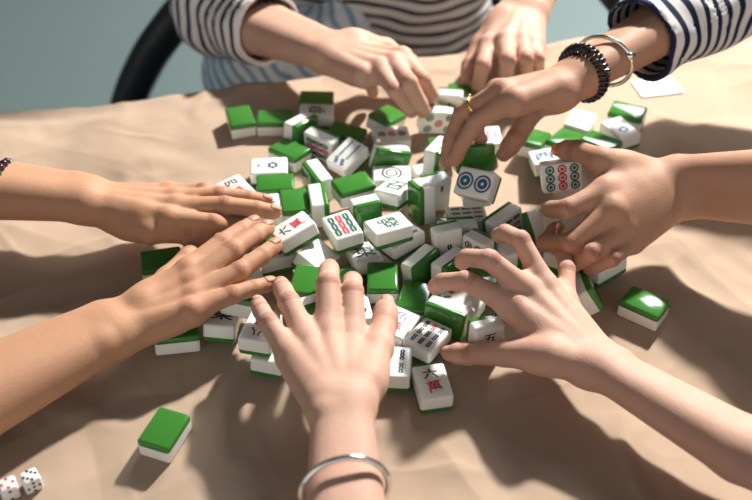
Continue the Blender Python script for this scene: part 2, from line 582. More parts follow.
class Ink:
    def __init__(s): s.v, s.f, s.m, s.names = [], [], [], []
    def mi(s, c):
        if c not in s.names: s.names.append(c)
        return s.names.index(c)
    def poly(s, pts, faces, c):
        n = len(s.v)
        s.v += [(x, y) for x, y in pts]
        for f in faces:
            s.f.append(tuple(n + k for k in f)); s.m.append(s.mi(c))
    def char(s, ch, x, y, size, c, sx=1.0, rot=0.0, sy=1.0):
        v, f = glyph(ch)
        a = math.radians(rot)
        p = [(x + size * (sx * q[0] * math.cos(a) - sy * q[1] * math.sin(a)), y + size * (sx * q[0] * math.sin(a) + sy * q[1] * math.cos(a))) for q in v]
        s.poly(p, f, c)
    def ring(s, x, y, r0, r1, c, n=28):
        p = [(x + r * math.cos(2 * math.pi * k / n), y + r * math.sin(2 * math.pi * k / n)) for r in (r0, r1) for k in range(n)]
        s.poly(p, [(k, (k + 1) % n, n + (k + 1) % n, n + k) for k in range(n)], c)
    def dot(s, x, y, r, c, n=24):
        s.poly([(x + r * math.cos(2 * math.pi * k / n), y + r * math.sin(2 * math.pi * k / n)) for k in range(n)], [tuple(range(n))], c)
    def bar(s, x, y, w, l, c, rot=0.0):
        """a bamboo stick: three swollen joints with a light slot in each"""
        a = math.radians(rot)
        prof = []
        nseg = 3
        for q in range(nseg):
            y0, y1 = -l / 2 + l * q / nseg, -l / 2 + l * (q + 1) / nseg
            for tt in np.linspace(.04, .96, 7):
                prof.append((w * (.36 + .5 * math.sin(math.pi * tt) ** .5 * .62), y0 + (y1 - y0) * tt))
        pts = [(px, py) for px, py in prof] + [(-px, py) for px, py in reversed(prof)]
        n = len(prof)
        inner = [(px * .16, py) for px, py in prof]
        P = [(px, py) for px, py in prof] + inner + [(-px, py) for px, py in inner] + [(-px, py) for px, py in prof]
        Fc = []
        for k in range(n - 1):
            closed = (k % 7) in (0, 5, 6)
            if closed:
                Fc.append((k, k + 1, 3 * n + k + 1, 3 * n + k))
            else:
                Fc.append((k, k + 1, n + k + 1, n + k)); Fc.append((2 * n + k, 2 * n + k + 1, 3 * n + k + 1, 3 * n + k))
        s.poly([(x + px * math.cos(a) - py * math.sin(a), y + px * math.sin(a) + py * math.cos(a)) for px, py in P], Fc, c)
    def pip(s, x, y, r, c):
        s.dot(x, y, r * .96, c)
    def circle(s, x, y, r, c):
        s.ring(x, y, r * .62, r, c); s.dot(x, y, r * .42, c)
    def mesh(s, name, flip):
        me = bpy.data.meshes.new(name)
        q = -1 if flip else 1
        z = TK + .00012
        me.from_pydata([(q * x * .001, q * y * .001, z) for x, y in s.v], [], s.f)
        for c in s.names: me.materials.append(INK[c])
        me.polygons.foreach_set('material_index', s.m)
        me.update()
        return me

def design(code):
    s = Ink()
    k, _, a = code.partition(':')
    if k == 'wan':
        s.char(a, 0, 8.0, 12, 'n' if a in '伍八' else 'k', sy=.9)
        s.char('萬', .6, -6.2, 12.5, 'r', rot=6)
    elif k == 'wanp':
        s.char(a, 0, 8.2, 13, 'p'); s.char('萬', 0, -6.8, 14.5, 'p')
    elif k == 'char':
        s.char(a[0], 0, 0, 19, a[1])
    elif k == 'bam':
        n = a
        if n == '1x':
            s.bar(0, -3, 3.4, 15, 'k')
        elif n == '2':
            s.bar(0, 7.5, 3.2, 12, 'g'); s.bar(0, -7.5, 3.2, 12, 'b')
        elif n == '3b':
            for x, c in ((-7.2, 'g'), (0, 'r'), (7.2, 'g')): s.bar(x, 0, 4.4, 29, c)
        elif n == '3p':
            for x, c in ((-7.6, 'b'), (0, 'r'), (7.6, 'b')): s.bar(x, 0, 3.8, 30, c)
        elif n == '4':
            for x in (-6, 6):
                for y in (-7.8, 7.8): s.bar(x, y, 3.0, 12, 'n' if x * y > 0 else 'g')
        elif n == '6':
            for x in (-7, 0, 7):
                for y in (-8, 8): s.bar(x, y, 2.4, 13, 'b' if y > 0 else 'g')
        elif n == '8l':
            for x in (-5, 5): s.bar(x, 5, 1.8, 22, 'b')
            for x in (-4, 4): s.bar(x, -11, 2.8, 9, 'b', 30)
        elif n == '9':
            for xi, x in enumerate((-7.4, 0, 7.4)):
                for yi, y in enumerate((10.2, 0, -10.2)):
                    s.bar(x, y, 2.9, 8.6, 'r' if (xi == 1 and yi == 0) else ('g' if xi == 2 else 'k'))
    elif k == 'dot':
        if a == '1':
            s.ring(0, 0, 8.2, 10.4, 'k'); s.ring(0, 0, 4.5, 6.2, 'k')
        elif a == '2':
            for y in (9.2, -9.2):
                s.ring(0, y, 6.6, 8.6, 'b'); s.ring(0, y, 1.6, 5.2, 'b')
        elif a == '5':
            for x in (-7, 7):
                for y in (-11, 11): s.circle(x, y, 4.3, 'g')
            s.circle(0, 0, 4.3, 'r')
        elif a == '6':
            for x in (-5.6, 5.6):
                s.circle(x, 11, 4.2, 'g')
                for y in (-.5, -10.5): s.circle(x, y, 4.2, 'r')
        elif a == '3v':
            for y, c in ((10.5, 'g'), (0, 'r'), (-10.5, 'g')): s.circle(0, y, 4.2, c)
        elif a == '9':
            for y, c in ((11.3, 'g'), (0, 'r'), (-11.3, 'g')):
                for x in (-8.1, 0, 8.1): s.circle(x, y, 4.25, c)
        elif a == 'flower':
            s.ring(0, 4, 2.2, 4.2, 'b')
            for q in range(6): s.dot(4.2 * math.cos(q * 1.047), 4 + 4.2 * math.sin(q * 1.047), 1.7, 'n')
            s.dot(0, -10, 1.7, 'g')
    elif k == 'dashr':
        s.dot(4, 11, 2.6, 'r'); s.bar(-4, 11, 2, 7, 'k', 40)
    elif k == 'dash':
        s.bar(3, 10, 2.2, 7, 'k')
    if not s.f:
        return None
    return s

SPEC = {
 'A': ('', 0, 'green-backed tile lying face down alone near the two dice', 'mahjong tiles lying loose on the cloth'),
 'sixwan': ('wan:六', 0, 'loose white tile with black six over a red character', 'mahjong tiles lying loose on the cloth'),
 'C': ('', 0, 'green-backed tile with a glossy glare, lying alone beside the warm hand', 'mahjong tiles lying loose on the cloth'),
 'D': ('', 0, 'green-backed tile with its short side to camera, outer one of the far face-down pair', 'mahjong tiles lying loose on the cloth'),
 'E': ('', 0, 'green-backed tile with its long side to camera, inner one of the far face-down pair', 'mahjong tiles lying loose on the cloth'),
 'T06': ('', 0, 'green-backed tile behind the white tile at the far rim of the pile', 'mahjong tiles in the central pile'),
 'T07': ('char:發g', 0, 'white face-up tile directly in front of the farthest green-backed tile', 'mahjong tiles in the central pile'),
 'T08': ('char:東k', 0, 'tile on its edge, green back showing, between the face-down pair and the barred tile', 'mahjong tiles in the central pile'),
 'T09': ('bam:3b', 0, 'white tile on its edge with green and red bars facing the camera', 'mahjong tiles in the central pile'),
 'T10': ('', 0, 'diamond-turned green-backed tile between the face-down pair and the blue flower tile', 'mahjong tiles in the central pile'),
 'T11': ('', 0, 'shaded green-backed tile behind the big stick-marked white tile', 'mahjong tiles in the central pile'),
 'T12': ('bam:8l', 0, 'large tilted white tile with thin blue sticks, above the tilted green tile', 'mahjong tiles in the central pile'),
 'T13': ('', 0, 'tilted green-backed tile on top of the pile just below the stick-marked white tile', 'mahjong tiles in the central pile'),
 'T14': ('char:南k', 0, 'tile standing upright with its green back towards the camera, behind the topmost tile', 'mahjong tiles in the central pile'),
 'T15': ('char:發g', 0, 'topmost tile of the pile, face up with a green brushed character', 'mahjong tiles in the central pile'),
 'T16': ('bam:6', 0, 'white-sided tile lying flat directly underneath the topmost green-character tile', 'mahjong tiles in the central pile'),
 'T17': ('char:西k', 0, 'tile on its edge, cream side up and green back aside, below the topmost pair', 'mahjong tiles in the central pile'),
 'T18': ('char:北k', 0, 'tile on its edge under the pale middle fingertip, cream side up', 'mahjong tiles in the central pile'),
 'T19': ('', 0, 'green-backed tile hidden under the arched pale index finger', 'mahjong tiles in the central pile'),
 'T20': ('bam:1x', 0, 'upright tile with one dark stick on its face, centre of the pile', 'mahjong tiles in the central pile'),
 'T21': ('', 0, 'upright narrow cream tile with a green edge, behind the one-stick tile', 'mahjong tiles in the central pile'),
 'T22': ('dash', 0, 'shadowed upright tile with a black stroke, behind the narrow cream tile', 'mahjong tiles in the central pile'),
 'T23': ('wanp:五', 0, 'overexposed white tile with faded pink characters near the middle of the pile', 'mahjong tiles in the central pile'),
 'T24': ('dot:1', 0, 'white face-up tile with one grey circle, above the topmost tile', 'mahjong tiles in the central pile'),
 'T25': ('char:東g', 0, 'tile on its edge with white side up, green back towards camera, below the three-circle tile', 'mahjong tiles in the central pile'),
 'T26': ('dot:3v', 0, 'white face-up tile with green, red and green circles in a row', 'mahjong tiles in the central pile'),
 'T27': ('', 0, 'green-backed tile under the far hand, sunlit on one corner', 'mahjong tiles in the central pile'),
 'T28': ('dot:5', 0, 'upright five-circle tile, red in the middle, touched by the far hand', 'mahjong tiles in the central pile'),
 'T29': ('char:南g', 0, 'plain white tile on its edge right behind the five-circle tile', 'mahjong tiles in the central pile'),
 'T30': ('', 0, 'pale green-backed tile at the far hand with the thumb pressed down', 'mahjong tiles in the central pile'),
 'T31': ('char:北g', 0, 'tile on its edge with bright top, under the ringed hand', 'mahjong tiles in the central pile'),
 'T32': ('', 0, "bright green-backed tile peeking out just above the ringed hand's fingertips", 'mahjong tiles in the central pile'),
 'T33': ('char:東k', 0, 'green-backed tile pinched between the thumb and fingers of the ringed hand', 'mahjong tiles in the central pile'),
 'T34': ('char:中p', 0, 'white tile with a pink mark inside the curl of the ringed hand', 'mahjong tiles in the central pile'),
 'T35': ('dot:2', 0, 'big tilted white tile with two blue circles below the pinched green tile', 'mahjong tiles in the central pile'),
 'T36': ('bam:9', 0, 'white face-up tile with dark green sticks, tucked below the two-circle tile', 'mahjong tiles in the central pile'),
 'T37': ('', 0, 'green-backed tile wedged beneath the two-circle tile', 'mahjong tiles in the central pile'),
 'T38': ('char:西k', 0, 'beige-sided tile on its edge behind the one-stick tile', 'mahjong tiles in the central pile'),
 'T39': ('bam:9', 0, 'white tile on its edge between the two-circle tile and the warm fingertips', 'mahjong tiles in the central pile'),
 'T40': ('dot:6', 0, 'tilted grey-white tile at the index fingertip of the nine-circle hand', 'mahjong tiles in the central pile'),
 'T41': ('char:北k', 0, 'bluish-white tile in the shade under the warm curled fingers', 'mahjong tiles in the central pile'),
 'T42': ('char:南k', 0, 'tilted tile with a long green edge beside the pale little finger', 'mahjong tiles in the central pile'),
 'T43': ('dash', 0, 'white tile at the rim of the pile, half shaded under the warm little finger', 'mahjong tiles in the central pile'),
 'T45': ('dot:9', 0, 'nine-circle tile held up between thumb and fingers of the warm hand', 'mahjong tiles in the central pile'),
 'T46': ('char:西b', 0, 'white tile lying behind the held nine-circle tile', 'mahjong tiles in the central pile'),
 'T47': ('bam:3p', 0, 'white tile with pale blue and pink stripes near the black coil bracelet', 'mahjong tiles in the central pile'),
 'T48': ('', 0, 'sun-bleached green-backed tile just in front of the striped tile', 'mahjong tiles in the central pile'),
 'T49': ('', 0, 'sun-bleached green-backed tile against the raised white tile above the thumb', 'mahjong tiles in the central pile'),
 'T50': ('dot:flower', 1, 'white tile with a grey ring motif, raised between two sun-bleached tiles', 'mahjong tiles in the central pile'),
 'T51': ('', 0, 'sun-bleached green-backed tile closest to the white card', 'mahjong tiles in the central pile'),
 'T52': ('', 0, 'small visible corner of a bleached green-backed tile behind the ringed thumb', 'mahjong tiles in the central pile'),
 'T54': ('dot:flower', 0, 'white tile with a blue flower mark, near the diamond-turned green tile', 'mahjong tiles in the central pile'),
 'T55': ('', 0, 'green-backed tile directly in front of the blue flower tile', 'mahjong tiles in the central pile'),
 'T56': ('', 0, 'green-backed tile above the six-character tile, beside the white standing tile', 'mahjong tiles in the central pile'),
 'T57': ('char:北b', 0, 'white tile at the longest fingertips of the upper tanned hand', 'mahjong tiles in the central pile'),
 'T58': ('wan:四', 0, 'white tile with dark and red marks behind the upper tanned hand', 'mahjong tiles in the central pile'),
 'T59': ('char:中r', 0, 'tile on its edge, bright top and green back, beside the big stick-marked tile', 'mahjong tiles in the central pile'),
 'T61': ('char:南k', 0, 'tile on its edge with a blank white side, next to the three-bar tile', 'mahjong tiles in the central pile'),
 'T63': ('wan:六', 1, 'white tile with black six and red character, at the tanned fingertips', 'mahjong tiles in the central pile'),
 'T64': ('bam:3b', 0, 'white face-up tile with green, red and green bars, beside the topmost tile', 'mahjong tiles in the central pile'),
 'T65': ('', 0, 'dark green-backed tile in the shade below the three-bar tile', 'mahjong tiles in the central pile'),
 'T66': ('', 0, 'blank white tile leaning between the six-character and three-bar tiles', 'mahjong tiles in the central pile'),
 'T67': ('char:東k', 0, 'white-sided tile lying underneath the six-character tile', 'mahjong tiles in the central pile'),
 'T68': ('char:南k', 0, 'white-sided tile between the two longest tanned fingers of the lower hand', 'mahjong tiles in the central pile'),
 'T70': ('', 0, 'leaning dark green-backed tile with a light rim above the pale ring finger', 'mahjong tiles in the central pile'),
 'T71': ('char:北k', 0, 'white-topped tile under the longest finger of the bangled hand', 'mahjong tiles in the central pile'),
 'T72': ('', 0, "bright green-backed tile lying square above the bangled hand's thumb", 'mahjong tiles in the central pile'),
 'T73': ('char:北k', 0, 'white tile with black strokes between index finger and thumb of the bangled hand', 'mahjong tiles in the central pile'),
 'T74': ('wan:伍', 0, "white tile with a navy character beside the bangled hand's thumb", 'mahjong tiles in the central pile'),
 'T75': ('', 0, 'dark green-backed tile beside the square-lying bright green tile', 'mahjong tiles in the central pile'),
 'T76': ('char:西k', 0, 'tile on its edge with green back towards camera, above the nine-stick tile', 'mahjong tiles in the central pile'),
 'T77': ('bam:9', 0, 'white tile with nine small sticks, one of them red', 'mahjong tiles in the central pile'),
 'T78': ('bam:4', 0, 'white tile with four sticks, half covered by the bangled hand', 'mahjong tiles in the central pile'),
 'T79': ('wan:五', 0, 'tile with black brush strokes facing camera, inside the clawed pale hand', 'mahjong tiles in the central pile'),
 'T81': ('dashr', 0, 'white tile with small red and black marks below the clawed pale index finger', 'mahjong tiles in the central pile'),
 'T82': ('wan:八', 1, "white tile with a navy character raised under the bangled hand's little finger", 'mahjong tiles in the central pile'),
 'T83': ('char:南k', 0, 'white tile squeezed under the raised navy-character tile', 'mahjong tiles in the central pile'),
 'T85': ('', 0, 'green-backed tile under the little finger of the lower tanned hand', 'mahjong tiles in the central pile'),
 'T86': ('char:東k', 0, "white tile edge showing beneath the lower tanned hand's knuckles", 'mahjong tiles in the central pile'),
 'T87': ('', 0, "face-down tile jutting out under the lower tanned hand's wrist side", 'mahjong tiles in the central pile'),
 'T88': ('', 0, 'dark green-backed tile in the shade between the two tanned hands', 'mahjong tiles in the central pile'),
 'T89': ('', 0, 'green-backed tile glimpsed between the tanned fingers of the lower hand', 'mahjong tiles in the central pile'),
 'T90': ('dot:6', 0, 'bluish-white tile with dark dots next to the one-stick tile', 'mahjong tiles in the central pile'),
 'T91': ('char:發g', 0, 'white-topped tile on its edge under the pale ring fingertip', 'mahjong tiles in the central pile'),
 'T95': ('char:東k', 0, 'grey-white tile with a black mark below the topmost pair of tiles', 'mahjong tiles in the central pile'),
 'T97': ('char:召g', 0, 'tilted white tile with a small green character, up the slope from the topmost tile', 'mahjong tiles in the central pile'),
}
_ink = {}
for tid, c, r in TILES:
    code, flip, label, grp = SPEC[tid]
    o = bpy.data.objects.new('mahjong_tile', ME_W)
    COL.objects.link(o)
    o.location = W(c)
    o.rotation_euler = Euler(r, 'XYZ')
    tag(o, label, 'mahjong tile', grp)
    gb = bpy.data.objects.new('green_back', ME_G)
    COL.objects.link(gb)
    gb.parent = o
    if code:
        if (code, flip) not in _ink:
            _ink[(code, flip)] = design(code).mesh('engraving', flip)
        e = bpy.data.objects.new('engraving', _ink[(code, flip)])
        COL.objects.link(e)
        e.parent = o

# ------------------------------------------------------------------ people
HANDS = {
 'left_near': {'J': [[-220.2, 632.9, 37.3], [-160.8, 694.9, 48.8], [-155.4, 679.2, 47.8], [-151.7, 663.1, 46.8], [-151.5, 645.5, 48.1], [-135.2, 726.8, 49.9], [-124.2, 712.2, 54.4], [-116.1, 688.7, 51.6], [-120.1, 662.5, 49.0], [-120.4, 746.6, 47.9], [-107.1, 735.6, 51.7], [-98.8, 709.9, 50.7], [-103.5, 673.9, 46.0], [-110.8, 760.2, 45.4], [-97.5, 750.5, 48.0], [-88.8, 725.1, 48.9], [-90.7, 683.4, 42.4], [-194.9, 658.0, 40.9], [-180.4, 698.1, 32.9], [-168.7, 726.9, 29.1], [-164.6, 745.7, 24.8]], 'elbow': [-328.4, 540.8, 40.0], 'side': 'R', 'shoulder': (-560, 470, 250), 'rs': 1.1, 'rp': 0.98, 'fr': 1.14},
 'left_far': {'J': [[-267.0, 788.4, 52.4], [-188.1, 764.2, 49.9], [-182.8, 781.5, 48.5], [-186.7, 798.3, 45.0], [-195.7, 813.1, 40.7], [-147.5, 762.9, 44.1], [-138.3, 781.7, 49.4], [-144.9, 799.5, 47.3], [-162.4, 811.1, 44.1], [-131.0, 773.8, 30.3], [-110.2, 782.6, 44.7], [-119.1, 801.5, 42.9], [-144.2, 814.0, 38.8], [-131.7, 785.4, 18.8], [-93.2, 783.4, 40.1], [-102.7, 803.3, 37.3], [-132.6, 818.9, 30.1], [-239.7, 776.4, 37.6], [-202.9, 754.6, 40.5], [-172.7, 760.4, 33.0], [-153.6, 760.4, 30.4]], 'elbow': [-455.5, 800.9, 66.0], 'side': 'L', 'shoulder': (-640, 800, 300), 'rs': 1.0, 'rp': 0.94, 'fr': 1.08, 'web': 8.5},
 'front_left': {'J': [[-25.1, 525.4, 68.3], [-18.2, 609.8, 54.0], [-37.0, 608.9, 58.4], [-53.3, 599.6, 58.9], [-66.3, 586.8, 57.5], [-19.6, 650.7, 63.3], [-39.1, 653.6, 69.2], [-70.2, 639.2, 62.5], [-85.2, 615.3, 63.0], [-19.8, 673.8, 53.7], [-39.4, 681.0, 59.7], [-77.3, 663.8, 53.8], [-92.5, 633.6, 58.7], [-19.6, 686.5, 42.5], [-39.3, 695.6, 49.2], [-80.4, 679.0, 44.6], [-96.7, 648.1, 52.7], [-7.6, 553.0, 59.9], [1.6, 597.3, 52.8], [7.2, 628.9, 50.2], [8.2, 649.0, 49.8]], 'elbow': [-14.5, 344.2, 62.0], 'side': 'L', 'shoulder': (30, 150, 280), 'rs': 1.13, 'rp': 1.08, 'fr': 0.84},
 'front_right': {'J': [[175.3, 590.6, 41.8], [110.6, 644.7, 56.8], [125.2, 656.9, 59.8], [141.9, 665.0, 55.9], [158.9, 660.3, 42.5], [72.9, 652.7, 73.4], [91.4, 659.6, 90.2], [121.5, 697.0, 79.3], [163.1, 694.0, 48.9], [55.4, 665.4, 60.9], [75.4, 678.9, 75.6], [111.1, 719.8, 68.9], [163.2, 714.1, 46.7], [49.6, 673.8, 47.3], [72.6, 689.6, 61.2], [106.9, 731.5, 55.8], [162.4, 729.8, 42.8], [138.7, 590.3, 48.7], [104.2, 611.6, 32.4], [76.8, 621.6, 20.8], [61.4, 630.2, 11.9]], 'elbow': [337.0, 429.4, 52.0], 'side': 'R', 'shoulder': (330, 210, 235), 'rs': 1.0, 'rp': 1.0, 'fr': 0.82},
 'right_near': {'J': [[278.7, 792.3, 63.6], [203.5, 759.7, 84.4], [207.0, 740.0, 78.1], [217.3, 736.5, 62.8], [228.3, 734.5, 48.5], [166.9, 740.2, 78.8], [168.3, 717.3, 58.6], [185.2, 707.1, 56.7], [204.1, 709.3, 48.3], [156.7, 758.3, 63.3], [150.1, 735.6, 43.6], [167.6, 711.0, 35.4], [187.3, 709.7, 36.4], [156.9, 773.6, 54.4], [161.0, 750.0, 47.5], [179.6, 725.1, 34.7], [193.2, 724.1, 31.1], [241.7, 799.6, 73.6], [201.2, 789.2, 94.6], [184.2, 815.8, 86.0], [171.2, 829.1, 77.6]], 'elbow': [428.3, 706.4, 125.0], 'side': 'L', 'shoulder': (720, 860, 215), 'rs': 1.04, 'rp': 1.04, 'fr': 1.1, 'orange': True, 'smooth': True, 'web': 8.0, 'thumb_up': (-0.45, -0.75, 0.5)},
 'right_far': {'J': [[189.5, 879.3, 126.5], [122.8, 825.3, 136.3], [114.7, 842.5, 134.1], [112.1, 858.9, 123.9], [113.2, 872.5, 109.0], [93.3, 834.5, 107.5], [80.6, 850.3, 104.2], [89.4, 875.0, 91.5], [94.5, 845.3, 101.7], [80.1, 827.9, 86.7], [69.7, 837.4, 80.0], [86.0, 882.7, 66.0], [95.6, 847.5, 81.9], [72.8, 820.7, 72.6], [65.9, 826.5, 65.4], [88.9, 886.3, 48.8], [101.2, 856.2, 69.7], [171.3, 850.6, 124.2], [150.6, 874.6, 93.9], [133.7, 854.0, 74.7], [121.6, 843.8, 61.4]], 'elbow': [393.8, 1068.9, 128.0], 'side': 'R', 'shoulder': (600, 1120, 260), 'rs': 1.02, 'rp': 1.02, 'fr': 1.02},
 'far_right': {'J': [[-50.2, 1037.3, 58.7], [27.4, 1004.3, 73.5], [18.1, 988.7, 75.7], [2.8, 980.1, 74.7], [-14.0, 972.7, 72.0], [48.4, 968.4, 66.7], [33.4, 945.5, 78.0], [19.3, 940.7, 71.5], [-6.3, 993.1, 46.2], [58.9, 973.7, 44.7], [46.2, 944.6, 52.0], [33.0, 944.5, 48.5], [-4.0, 1006.2, 31.4], [59.8, 986.1, 33.2], [50.0, 953.5, 36.9], [37.6, 955.9, 35.3], [-3.3, 1017.1, 19.9], [-26.3, 1051.6, 63.0], [10.6, 1069.1, 45.1], [37.6, 1053.5, 36.7], [48.6, 1039.3, 27.7]], 'elbow': [-188.8, 1200.4, 16.0], 'side': 'R', 'shoulder': (-170, 1300, 250), 'rs': 1.02, 'rp': 1.02, 'fr': 1.05},
 'far_left': {'J': [[173.2, 1140.4, 56.6], [124.8, 1065.8, 52.6], [142.7, 1060.7, 60.2], [161.3, 1061.8, 58.5], [177.2, 1068.1, 50.8], [116.0, 1024.8, 49.0], [141.1, 1014.9, 61.9], [160.9, 1019.0, 61.8], [176.3, 1034.3, 52.8], [112.5, 1025.8, 24.3], [141.4, 1022.6, 34.0], [164.2, 1031.8, 38.2], [179.6, 1043.9, 35.5], [112.6, 1036.4, 11.1], [141.8, 1035.9, 21.8], [165.6, 1046.6, 28.0], [181.4, 1057.1, 26.7], [145.0, 1122.6, 52.9], [118.4, 1088.8, 36.7], [105.6, 1060.7, 27.5], [102.4, 1042.0, 20.9]], 'elbow': [271.7, 1456.6, 80.0], 'side': 'L', 'shoulder': (120, 1450, 300), 'rs': 1.05, 'rp': 1.05, 'fr': 1.1},
}
for d in HANDS.values():
    d['J'] = np.array(d['J'], float)
    w = d['J'][0]
    d['el'] = w + unit(np.array(d['elbow'], float) - w) * 230.0
    d['sh'] = np.array(d['shoulder'], float)

RF = [(9.6, 8.4, 7.5, 6.6), (9.8, 8.6, 7.7, 6.7), (9.2, 8.0, 7.2, 6.4), (8.4, 7.2, 6.5, 5.8)]
def prep(d):
    J = d['J']
    w, mcp, pip, dip, tip = J[0], J[1:5], J[5:9], J[9:13], J[13:17]
    lat = unit(mcp[0] - mcp[3])
    ax = unit(lerp(mcp[1], mcp[2], .5) - w)
    lat = unit(lat - ax * (lat @ ax))
    n = unit(np.cross(ax, lat))
    if d['side'] == 'L':
        n = -n
    # back of the hand, checked against the fingers' bend
    fd = unit(w - d['el'])
    lf = unit(lat - fd * (lat @ fd))
    d.update(w=w, mcp=mcp, pip=pip, dip=dip, tip=tip, th=J[17:21], lat=lat, ax=ax, n=n, fd=fd, lf=lf)
    nf = unit(np.cross(fd, lf))
    d['nf'] = nf if nf @ n > 0 else -nf
    d['dors'] = []
    for f in range(4):
        a = unit(tip[f] - dip[f])
        v = n - a * (n @ a)
        d['dors'].append(unit(v))
    a = unit(J[20] - J[19])
    v = (lat * .25 + n * .9) if d.get('thumb_up') is None else np.array(d['thumb_up'], float)
    d['dors'].append(unit(v - a * (v @ a)))

def finger_sdf(P, d, f):
    q = d['rs']
    r = [x * q for x in RF[f]]
    m, p, dd, t = d['mcp'][f], d['pip'][f], d['dip'][f], d['tip'][f]
    n = d['n']
    v = cone(P, m - n * 1.5, p, r[0], r[1])
    v = smin(v, ball(P, p + d['dors'][f] * .3, r[1] + .1), 2)
    v = smin(v, cone(P, p, dd, r[1] * .96, r[2]), 2)
    v = smin(v, cone(P, dd, t, r[2] * .98, r[3]), 2)
    v = smin(v, ball(P, lerp(dd, t, .75) - d['dors'][f] * .9, r[3] * 1.02), 2)
    if np.ndim(v):
        for c, a, offs, amp in ((p, unit(p - m), (-3.4, 0, 3.4), .75), (dd, unit(dd - p), (-1.6, 1.6), .45)):
            dn = unit(n - a * (n @ a))
            rel = P - c
            near = np.exp(-np.sum(rel * rel, 1) / 130.0) * np.clip(rel @ dn / 7.0, 0, 1)
            s = rel @ a
            g = sum(np.exp(-((s - o) / 1.2) ** 2) for o in offs)
            v = v + amp * g * near
    return v

def hand_sdf(P, d):
    wk = d.get('web', 6.0)
    pk = 15 if d.get('smooth') else 9
    w, mcp, lat, n, th, ax = d['w'], d['mcp'], d['lat'], d['n'], d['th'], d['ax']
    q = d['rp']
    base = [w + lat * x for x in (11, 4, -4, -10)]
    v = 1e3
    for f in range(4):
        v = smin(v, cone(P, base[f] - n * 2, mcp[f] - n * 2.2, 11.5 * q, 9.8 * q), pk)
        v = smin(v, cone(P, base[f] - n * 6, mcp[f] - n * 7.5, 9.5 * q, 8.6 * q), pk)
    v = smin(v, cone(P, w + lat * 8 - n * 4, th[0], 12 * q, 13.5 * q), 10)
    v = smin(v, cone(P, th[0], th[1], 13.5 * q, 10.8 * q), 8)
    v = smin(v, cone(P, w - lat * 9 - n * 5, lerp(w, mcp[3], .75) - n * 8, 12 * q, 10 * q), 9)
    a1, a2 = lerp(th[0], th[1], .72), lerp(w, mcp[0], .70) - n * 4
    v = smin(v, cone(P, a1, a2, wk, wk), 9)
    if wk > 7:
        v = smin(v, cone(P, lerp(th[0], th[1], .95), lerp(w, mcp[0], .9) - n * 6, 7, 7), 10)
        v = smin(v, cone(P, lerp(th[0], th[1], .5), lerp(w, mcp[0], .65) - n * 4, 11, 9), 14)
    v = smin(v, cone(P, lerp(th[0], th[1], .3), lerp(w, mcp[0], .4) - n * 5, 11, 11), 12)
    for f in range(3):
        p1, p2 = lerp(mcp[f], d['pip'][f], .38) - n * 3, lerp(mcp[f + 1], d['pip'][f + 1], .38) - n * 3
        v = smin(v, cone(P, p1, p2, 5.2, 5.2), 7)
        v = smin(v, cone(P, mcp[f] - n * 4, mcp[f + 1] - n * 4, 8, 8), 7)
    for f in range(4):
        if d.get('smooth'):
            continue
        v = smin(v, ball(P, mcp[f] + n * 1.0 * q, 7.2 * q), 6)
        v = smin(v, cone(P, w + lat * (6, 2, -2, -6)[f] + n * 7.4, mcp[f] + n * 4.4 * q, 2.2, 2.6), 7)
    fin = 1e3
    for f in range(4):
        fin = smin(fin, finger_sdf(P, d, f), 1.2)
    v = smin(v, fin, 6)
    q = d['rs']
    t = cone(P, th[1], th[2], 10.6 * q, 9.0 * q)
    t = smin(t, ball(P, th[2], 9.4 * q), 2)
    t = smin(t, cone(P, th[2], lerp(th[2], th[3], .55), 8.9 * q, 8.9 * q), 3)
    t = smin(t, cone(P, lerp(th[2], th[3], .55), th[3], 8.9 * q, 6.9 * q), 3)
    if np.ndim(t):
        a = unit(th[2] - th[1]); dn = d['dors'][4]
        rel = P - th[2]
        near = np.exp(-np.sum(rel * rel, 1) / 150.0) * np.clip(rel @ dn / 7.0, 0, 1)
        t = t + .6 * near * sum(np.exp(-((rel @ a - o) / 1.2) ** 2) for o in (-3, 0, 3))
    v = smin(v, t, 5)
    # wrist and forearm: two bones side by side
    el, lf, nf = d['el'], d['lf'], d['nf']
    g = d.get('fr', 1.0)
    mid = lerp(w, el, .55)
    for s in (-1, 1):
        v = smin(v, cone(P, w + lf * 9.5 * s * g, mid + lf * 11 * s * g, 16.0 * g, 24 * g), 12)
        v = smin(v, cone(P, mid + lf * 9.5 * s * g, el + lf * 10 * s * g, 19 * g, 29 * g), 12)
    v = smin(v, ball(P, w - lf * 15.5 * g + nf * 6.5 - d['fd'] * 12, 8.0 * g), 8)
    return v

def arm_upper(P, d, ex=0.0):
    return cone(P, d['el'], d['sh'], 33 + ex, 47 + ex)

def flush_attr(hands):
    def fn(P):
        v = np.zeros(len(P))
        for d in hands:
            for f in range(4):
                for c, s, a in ((d['pip'][f] + d['n'] * 6, 7.5, .28), (d['dip'][f] + d['dors'][f] * 5, 5.5, .2), (d['tip'][f], 8, .7), (d['mcp'][f] + d['n'] * 8, 10, .18)):
                    r2 = ((P - c) ** 2).sum(1)
                    v = np.maximum(v, a * np.exp(-r2 / (2 * s * s)))
            for c, s, a in ((d['th'][3], 9, .9), (d['th'][2], 8, .45)):
                r2 = ((P - c) ** 2).sum(1)
                v = np.maximum(v, a * np.exp(-r2 / (2 * s * s)))
        return v
    return fn

